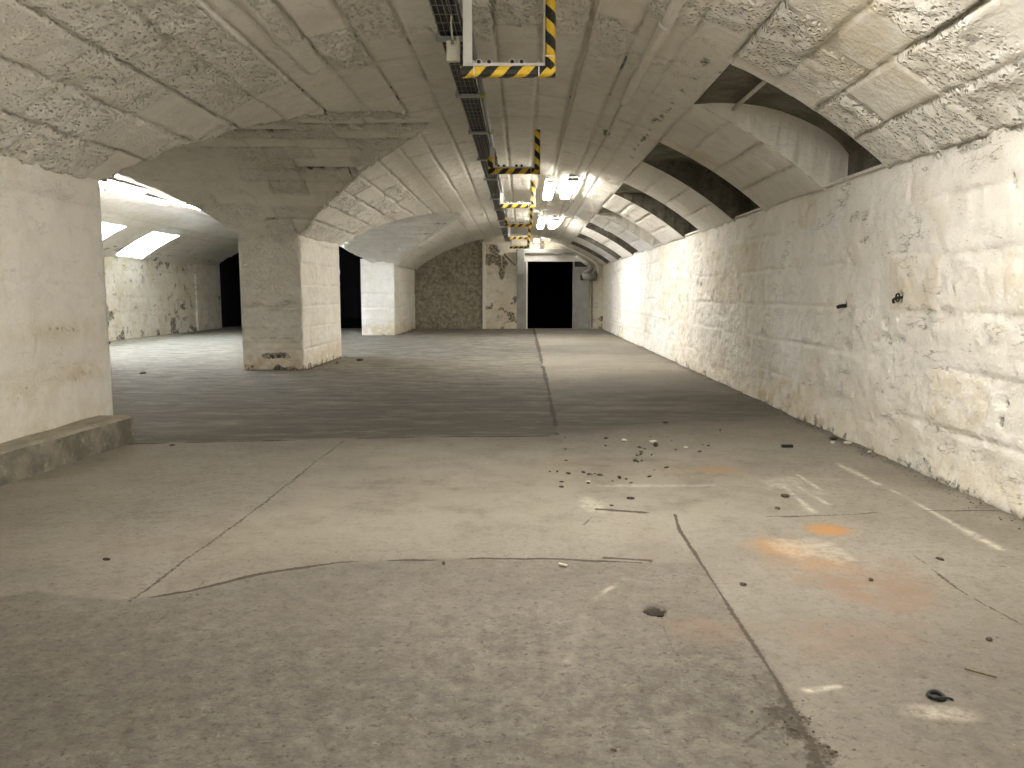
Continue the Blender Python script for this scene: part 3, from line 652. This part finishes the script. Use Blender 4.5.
for a, b, lab in ((7.0, 12.3, 'grey conduit beside the wire tray, between the first two warning frames'), (12.55, 17.5, 'grey conduit beside the wire tray, ending at the third warning frame'), (17.75, 22.5, 'short grey conduit beside the wire tray past the lit lamps')):
    c = MB().tube([(TX+.165, a, tz(a)+.0), (TX+.165, b, tz(b)+.0)], .027, 10).build('conduit', M['pvc']); tag(c, lab, 'conduit', 'grey conduits beside the wire tray')
    for y in ([9.15, 11.2] if a < 8 else [13.4, 15.6] if a < 14 else [18.6, 20.8]):
        q = MB().tube([(TX+.165, y-.035, tz(y)), (TX+.165, y+.035, tz(y))], .036, 12).box((TX+.125, y-.012, tz(y)-.04), (TX+.205, y+.012, tz(y)-.03)).build('coupling', M['lime'], c); q['label'] = 'lime yellow coupling'
# conduits to the lamps
def on_vault(x, y, d): return (x, y, zc_(x, y)-d)
def vault_pipe(x, y0, y1, r, d, wob=0, n=None):
    return [on_vault(x+wob*math.sin(y*1.1+x), y, d+.3*wob*math.sin(y*2.3)) for y in np.linspace(y0, y1, n or int((y1-y0)/.5)+2)]
o = MB().tube(vault_pipe(.63, -1, 15.2, .018, .045), .017, 8).build('conduit', M['cond']); tag(o, 'thin painted conduit running along the vault to the first left lamp', 'conduit', 'painted conduits on the vault')
o = MB().tube(vault_pipe(.60, 18.9, 23.0, .018, .05), .015, 8).build('conduit', M['cond']); tag(o, 'short painted conduit between the two left lamps', 'conduit', 'painted conduits on the vault')
pp = MB().tube(vault_pipe(1.20, -1, 9.6, .055, .045), .052, 12).build('pipe', M['ceil']); tag(pp, 'thick whitewashed pipe along the vault right of the first warning frame', 'pipe')
MB().tube(vault_pipe(1.20, 6.86, 6.93, .06, .045, 0, 2), .062, 12).build('collar', M['white_metal'], pp)
pts = vault_pipe(1.195, 9.4, 21, .018, .04, .008)+vault_pipe(1.16, 21.5, 30.5, .018, .06, .035)+[(1.1, 31.5, 3.55), (1.03, 32.3, 3.49), (1.0, 32.62, 3.42)]
cb = MB().tube(pts, .019, 8).build('cable', M['cond']); tag(cb, 'pale cable running along the vault right of the lamps to the end wall', 'cable')
for y in (11.5, 15.7, 19.3, 23.6):
    p = on_vault(1.19, y, .04); MB().box((p[0]-.045, y-.02, p[2]-.028), (p[0]+.045, y+.02, p[2]+.06)).build('saddle', M['galv'], cb)
cc = empty('cable_clip', (-.86, 7.7, zc_(-.86, 7.7)-.02)); MB().box((-.025, -.03, -.03), (.025, .03, .03)).build('clip_body', M['cream'], cc, .006)
MB().tube([(.0, 0, -.03), (.03, .12, -.05), (.1, .2, -.045), (.2, .22, -.02)], .006, 6).build('wire', M['cream'], cc)
tag(cc, 'small cream clip with a bent wire on the vault left of the tray', 'cable clip')
o = MB().tube([(2.30, 7.34, 3.50), (2.30, 8.9, 3.50)], .022, 8).build('pipe', M['cond']); tag(o, 'short pale pipe crossing the nearest dark recess of the vault', 'pipe')

# ------------------------------------------------------------------ lamps
def make_lamp(L):
    r = empty('ceiling_lamp', (0, 0, 0)); w = .1
    MB().box((-.125, -L/2, .075), (.125, L/2, .083)).box((-.075, -L/2, .083), (.075, L/2, .12)).build('housing', M['housing'], r, .01)
    d = MB().extrude([(-.1, .075), (-.1, .03), (-.085, .008), (-.06, 0), (.06, 0), (.085, .008), (.1, .03), (.1, .075)], (0, -L/2+.03, 0), (0, L/2-.03, 0), (1, 0, 0), (0, 0, 1), True).build('diffuser', M['lamp'], r)
    for s in (-1, 1):
        MB().box((-.104, s*L/2-.04, -.002), (.104, s*L/2+.03, .066)).build('end_cap', M['housing'], r, .01)
        MB().box((-.03, s*L*.3-.02, .11), (.03, s*L*.3+.02, .22)).build('bracket', M['housing'], r)
    return r
l0 = make_lamp(2.9)
LP = [(.57, 17.4, 3.68, 'left lamp of the first lit pair in view, ending the thin conduit'), (.95, 16.7, 3.62, 'right lamp of the first lit pair in view, beside the pale cable'),
      (.57, 25.0, 3.62, 'left lamp of the farther lit pair near the end wall'), (.93, 24.3, 3.57, 'right lamp of the farther lit pair near the end wall'),
      (.55, 32.35, 3.58, 'short lamp close over the dark doorway'),
      (.50, 3.9, 3.48, 'left lamp of the pair overhead at the near end'), (1.0, 3.9, 3.48, 'right lamp of the pair overhead at the near end'),
      (.50, -4.6, 3.6, 'left fill lamp of the unseen pair added behind the viewer'), (1.0, -4.6, 3.6, 'right fill lamp of the unseen pair added behind the viewer'),  # pair added out of view to brighten surfaces facing the viewer
      (-9.0, 7.6, 3.84, 'left lamp of the pair in the side aisle behind the broad pier'), (-8.6, 7.6, 3.84, 'right lamp of the pair in the side aisle behind the broad pier'),
      (-8.9, 22.2, 3.78, 'fill lamp added unseen in the side aisle behind the free-standing pillar'),  # hidden lamp added to brighten the aisle wall
      (-9.5, 19.6, 3.82, 'second lamp in the side aisle toward the light shafts'), 
      (-9.0, 17.3, 3.84, 'lit lamp in the side aisle behind the arch')]
for i, (x, y, z, lab) in enumerate(LP):
    l = l0 if i == 0 else copy_tree(l0)
    l.location = (x, y, z); tag(l, 'lit fluorescent '+lab, 'lamp', 'fluorescent lamps along the vault')
    if i == 4: l.scale = (1, .25, 1)

# ------------------------------------------------------------------ doorway and fittings of the end wall
YE = YEND-.06
d1 = empty('door_1', (1.15, YE, 0)); d1['kind'] = 'structure'; tag(d1, 'grey steel doorway frame round the dark opening of the end wall', 'doorway')
def rel(mb): mb.v = [(a-1.15, b-YE, c) for (a, b, c) in mb.v]; return mb
rel(MB().box((-.26, YE-.06, 0), (.19, YE+.02, 2.80))).build('side_panel', M['grey_metal'], d1, .01)
rel(MB().box((2.11, YE-.06, 0), (2.80, YE+.02, 2.58))).build('side_panel', M['grey_metal'], d1, .01)
rel(MB().box((.0, YE-.09, 2.80), (2.72, YE+.02, 3.12))).build('lintel', M['white_metal'], d1, .01)
rel(MB().box((.13, YE-.08, 0), (.19, YE+.3, 2.80))).build('jamb', M['white_metal'], d1); rel(MB().box((2.09, YE-.08, 0), (2.15, YE+.3, 2.80))).build('jamb', M['grey_metal'], d1)
rel(MB().box((2.15, YE-.03, 2.58), (2.70, YE-.01, 2.80))).build('gap', M['rubber'], d1)  # solid black strip painted as the shaded opening above the right panel
rl = MB().box((-.22, YE-.22, 3.14), (2.66, YE-.06, 3.30)).build('door_rail', M['grey_metal'], bevel=.01); tag(rl, 'grey steel rail across the top of the dark doorway', 'door rail')
MB().box((-.26, YE-.26, 2.25), (.06, YE-.06, 3.32)).build('motor_box', M['grey_metal'], rl, .02); MB().box((1.25, YE-.25, 3.08), (1.6, YE-.1, 3.16)).build('roller', M['galv'], rl)
o = MB().tube([(-.78, YE-.1, 3.12), (-.74, YE-.12, 3.06), (-.31, YE-.2, 2.66)], .045, 8).build('brace', M['pvc']); tag(o, 'dark slanting brace rod beside the doorway rail', 'brace')
o = MB().tube([(-.90, YE-.1, 3.05), (-.88, YE-.1, 2.55), (-.7, YE-.1, 2.36), (-.29, YE-.12, 2.30)], .02, 6).build('cable', M['cond']); tag(o, 'pale cable bending down the end wall to the rail motor box', 'cable')
vd = MB().tube([(2.2, YE-.15, 3.0), (2.45, YE-.18, 2.84), (2.74, YE-.2, 2.66)], .085, 12).build('ventilation_duct', M['pipe_white']); tag(vd, 'pale bent duct with a fan housing right of the doorway', 'duct')
MB().tube([(2.74, YE-.2, 2.66), (2.80, YE-.22, 2.52), (2.74, YE-.24, 2.42), (2.62, YE-.26, 2.36), (2.52, YE-.26, 2.28)], .1, 12).build('elbow', M['grey_metal'], vd)
MB().tube([(2.48, YE-.26, 2.17), (2.9, YE-.4, 2.17)], .13, 16).build('fan_housing', M['grey_metal'], vd)
MB().tube([(2.9, YE-.4, 2.20), (3.02, YE-.44, 2.20)], .20, 18).build('fan_cap', M['pvc'], vd); MB().box((2.38, YE-.36, 2.02), (2.5, YE-.15, 2.24)).build('flange', M['rubber'], vd)
ap = [(float(x), YE-.30, zc_(x, YEND)-.10) for x in np.linspace(1.35, 2.75, 14)]+[(2.95, YE-.30, 2.78), (3.08, YE-.30, 2.6), (3.12, YE-.30, 2.3)]
o = MB().tube(ap, .05, 8).build('pipe', M['pipe_white']); tag(o, 'white pipe curving along the vault edge over the doorway', 'pipe')
o = MB().tube([(2.9, YE-.05, .05), (2.88, YE-.05, 2.0)], .02, 6).build('cable', M['rubber']); tag(o, 'dark cable down the end wall beside the right door panel', 'cable')
dp = MB().box((-1.70, YE-.1, 0), (-1.57, YE+.02, 3.62)).build('downpipe', M['pipe_white'], bevel=.02); tag(dp, 'white upright pipe between bare stone and flaking plaster on the end wall', 'pipe')
MB().box((-1.70, YE-.1, 3.52), (-.9, YE+.0, 3.60)).build('branch', M['pipe_white'], dp)

# ------------------------------------------------------------------ iron hooks and small finds on the wall
def on_wall(y, z): return XR-.01, y, z
hk = empty('iron_hook', (XR-.03, 6.99, 1.46)); MB().tube([(.06, 0, 0), (-.02, 0, .0), (-.04, .01, -.02), (-.03, .015, -.05)], .012, 8).build('shank', M['rust'], hk)
MB().tube([(-.005+.0*k, .035*math.cos(t), .035*math.sin(t)) for k, t in enumerate(np.linspace(0, 2*PI, 13))], .008, 6).build('eye', M['rust'], hk); tag(hk, 'rusty iron hook in a hole of the right wall', 'hook')
hk = empty('iron_hook', (XR-.03, 8.25, 1.36)); MB().tube([(.06, 0, 0.01), (-.015, 0, .0), (-.025, .012, -.012)], .02, 8).build('shank', M['rust'], hk); tag(hk, 'short rusty iron stub in the right wall left of the hook', 'hook')

# ------------------------------------------------------------------ litter on the floor
def fz(x, y): return float((.012*fbm(np.array([x*1.2]), np.array([y*1.2]), 560, 4)+.004*fbm(np.array([x*12.]), np.array([y*12.]), 561, 3))[0])
def lump_mesh(seed, sx, sy, sz, mat, name):
    import bmesh
    r = random.Random(seed); bm = bmesh.new(); bmesh.ops.create_icosphere(bm, subdivisions=2, radius=1)
    vs = [(Vector((r.gauss(0, 1), r.gauss(0, 1), r.gauss(0, 1))).normalized(), .55+.4*r.random()) for _ in range(9)]
    for v in bm.verts:
        for (nn, dd) in vs:
            q = v.co.dot(nn)-dd
            if q > 0: v.co -= nn*q
        v.co = Vector((v.co.x*sx, v.co.y*sy, v.co.z*sz))
    zmin = min(v.co.z for v in bm.verts)
    for v in bm.verts: v.co.z -= zmin
    me = bpy.data.meshes.new(name); bm.to_mesh(me); bm.free(); me.materials.append(mat); return me
darkm = [lump_mesh(k, .022+.006*(k % 3), .014+.004*(k % 2), .008+.002*(k % 3), M['chip'], 'stone_chip') for k in range(6)]
palem = [lump_mesh(20+k, .026, .016, .012, M['pale'], 'plaster_chip') for k in range(3)]
def chip(x, y, mesh, name, lab, cat, grp=None, s=1., rz=None):
    o = bpy.data.objects.new(name, mesh); C.objects.link(o); o.location = (x, y, fz(x, y)-.001); o.scale = (s, s, s); o.rotation_euler = (0, 0, rnd.random()*6 if rz is None else rz)
    tag(o, lab, cat, grp); return o
CH = [(0.44,8.01),(0.86,7.96),(1.34,8.08),(1.18,7.44),(1.10,7.16),(1.01,6.90),(1.07,6.90),(0.23,6.45),(0.29,6.45),(0.38,6.38),(0.31,6.10),(0.55,6.35),(0.60,6.39),(0.64,6.33),(0.79,6.25),(0.84,6.21),(0.86,6.08),(1.04,6.29),(1.12,6.54),(0.52,6.07),(0.79,5.59),(0.63,5.40),(1.24,6.62),(1.66,8.97),(1.47,7.40),(1.52,7.86),(1.68,7.31),(1.79,7.65),(0.39,6.89),(0.41,7.39),(0.30,5.94),(1.83,7.60),(2.16,8.45),(0.72,6.14),(0.51,6.42),(0.82,7.59),(.575,6.36),(1.14,7.5),(1.12,7.28),(1.06,7.12),(1.2,7.15),(1.03,6.86)]
for k, (x, y) in enumerate(CH):
    chip(x, y, darkm[k % 6], 'stone_chip', 'small dark stone chip in the scatter on the concrete ahead of the paved strip', 'stone chip', 'dark stone chips scattered in the middle of the floor', .55+.6*rnd.random())
for (x, y, s, lab) in ((3.10,7.72,1.5,'white plaster chip by the right wall foot, left one of two'), (3.24,7.70,1.6,'white plaster chip by the right wall foot, right one of two'), (3.27,7.28,1.2,'white plaster chip touching the right wall foot below the dark flake'),
                       (1.31,7.75,1.6,'white curled chip at the back of the dark chip scatter'), (1.04,7.85,1.3,'pale chip with a dark edge behind the dark chip scatter'), (.52,6.10,.8,'tiny pale chip at the front of the dark chip scatter'), (1.59,7.5,1.,'small pale chip right of the dark chip scatter')):
    chip(x, y, palem[int(s*7) % 3], 'plaster_chip', lab, 'plaster chip', 'pale plaster chips', s)
for (x, y, s, lab) in ((1.31,7.60,2.0,'dark flake lying in front of the white curled chip'), (3.20,7.95,2.2,'dark flake of stone leaning at the right wall foot'), (1.78,5.34,1.2,'dark chip just behind the orange stain'), (1.94,5.66,1.5,'thin dark sliver between the white scratches'), (1.14,3.90,.9,'dark chip right of the long floor joint'),
                       (-3.62,17.22,2.6,'dark stone lump on the floor beside the free-standing pillar'), (-3.98,16.6,1.8,'dark crumb at the foot of the free-standing pillar'), (-3.46,7.53,1.,'dark chip on the floor past the kerb end'), (-2.35,4.23,.8,'dark chip beside the diagonal crack at left'), (2.36,4.30,1.0,'dark chip right of the pinkish stain'), (2.03,3.27,.9,'dark chip near the lower right floor edge'), (1.83,3.98,.9,'dark chip on the pinkish stain'), (.30,2.42,.6,'tiny pebble at the bottom of the view'), (-12.3,22.9,3.5,'dark lump at the foot of the stained aisle wall'), (-.44,4.20,.8,'dark chip just in front of the long crack'), (-7.1,14.4,2.2,'dark lump on the aisle floor')):
    chip(x, y, darkm[int(s*10) % 6], 'stone_chip', lab, 'stone chip', None, s)
bk = MB().box((-.055, -.02, 0), (.055, .02, .028)).build('plastic_block', M['rubber'], bevel=.004); bk.location = (2.59, 7.56, fz(2.59, 7.56)); bk.rotation_euler = (0, 0, .05); tag(bk, 'small black block lying on the concrete near the right wall', 'block')
rg = empty('rubber_ring', (1.545, 2.78, fz(1.545, 2.78)+.006), .4)
MB().tube([(.026*math.cos(t), .026*math.sin(t), .002+.003*math.sin(2*t)) for t in np.linspace(0, 2*PI, 33)], .0085, 10, False).build('loop', M['rubber'], rg)
MB().tube([(.02, -.018, .002), (.034, -.03, .0), (.036, -.042, -.001)], .004, 6).build('tail', M['rubber'], rg); tag(rg, 'black rubber ring with a short tail lying above the pale dust patch', 'ring')
st = MB().tube([(1.765, 2.985, .012), (1.80, 2.95, .013), (1.85, 2.915, .011)], .0035, 6).build('stick', M['wood']); tag(st, 'thin brown stick on the floor right of the rubber ring', 'stick')
cg = MB().tube([(.20, 4.18, .010), (.245, 4.15, .010)], .008, 8).build('cigarette_end', M['pale']); tag(cg, 'white cigarette end on the concrete left of the short dark crack', 'cigarette end')
pl = empty('floor_socket', (.632, 3.575, -.034)); MB().box((-.045, -.012, 0), (.05, .028, .012)).box((-.05, -.04, .0), (-.028, .03, .02)).build('plate', M['rust'], pl, .003)
MB().tube([(-.038, -.02, .015), (-.038, -.02, .026)], .01, 8).build('bolt', M['rust'], pl); tag(pl, 'rusty fixing left in a dark pit of the floor', 'floor fixing')
# crumbs of plaster nobody could count, along the wall foot and the pier feet
cr = MB(); rr = random.Random(11)
def crumb(x, y, s):
    n = len(cr.v); z = fz(x, y) if x > -4.3 else 0
    for dx, dy, dz in ((1,0,0),(-.6,.8,0),(-.5,-.9,0),(.1,.1,1.)): cr.v.append((x+dx*s*(.7+.6*rr.random()), y+dy*s*(.7+.6*rr.random()), z-.002+dz*s*.8))
    for f in ((0,1,3),(1,2,3),(2,0,3),(0,2,1)): cr.face([n+i for i in f])
for _ in range(900):
    y = 4.6+abs(rr.gauss(0, 9)); 
    if y < 32: crumb(XR-.05-abs(rr.gauss(0, .07)), y, .004+.010*rr.random()**2)
for _ in range(160): crumb(XL+.03+abs(rr.gauss(0, .06)), 15.2+3.2*rr.random(), .008+.014*rr.random()**2)
for _ in range(100): crumb(XP+1.2*rr.random(), 15.15-abs(rr.gauss(0, .05)), .006+.012*rr.random()**2)
for _ in range(120): crumb(XL-.2+abs(rr.gauss(0, .08)), 27.8+5*rr.random(), .01+.02*rr.random()**2)
for _ in range(150): crumb(.97+rr.gauss(0, .07), 2.55+rr.gauss(0, .13), .003+.007*rr.random()**2)
o = cr.build('plaster_crumbs', M['chip']); tag(o, 'dark crumbs of fallen plaster along the feet of wall and pillars', 'crumbs', kind='stuff')

# ------------------------------------------------------------------ camera, world, render settings
cam = bpy.data.cameras.new('camera'); co = bpy.data.objects.new('camera', cam); C.objects.link(co)
TH = math.atan((384-293)/780); YAW = math.atan(11/780*math.cos(TH))
co.location = (0, 0, 1.5); co.rotation_euler = (PI/2-TH, 0, YAW); cam.sensor_width = 36; cam.lens = 780/1024*36; cam.clip_start = .05; cam.clip_end = 200
S = bpy.context.scene; S.camera = co
w = bpy.data.worlds.new('world'); S.world = w; w.use_nodes = True
bg = w.node_tree.nodes['Background']; bg.inputs[0].default_value = (.70, .83, 1.0, 1); bg.inputs[1].default_value = 130
S.view_settings.view_transform = 'Standard'; S.view_settings.look = 'None'; S.view_settings.gamma = 1; S.view_settings.use_curve_mapping = False
S.view_settings.exposure = 0.3
S.cycles.use_denoising = True
S.cycles.max_bounces = 14; S.cycles.diffuse_bounces = 8
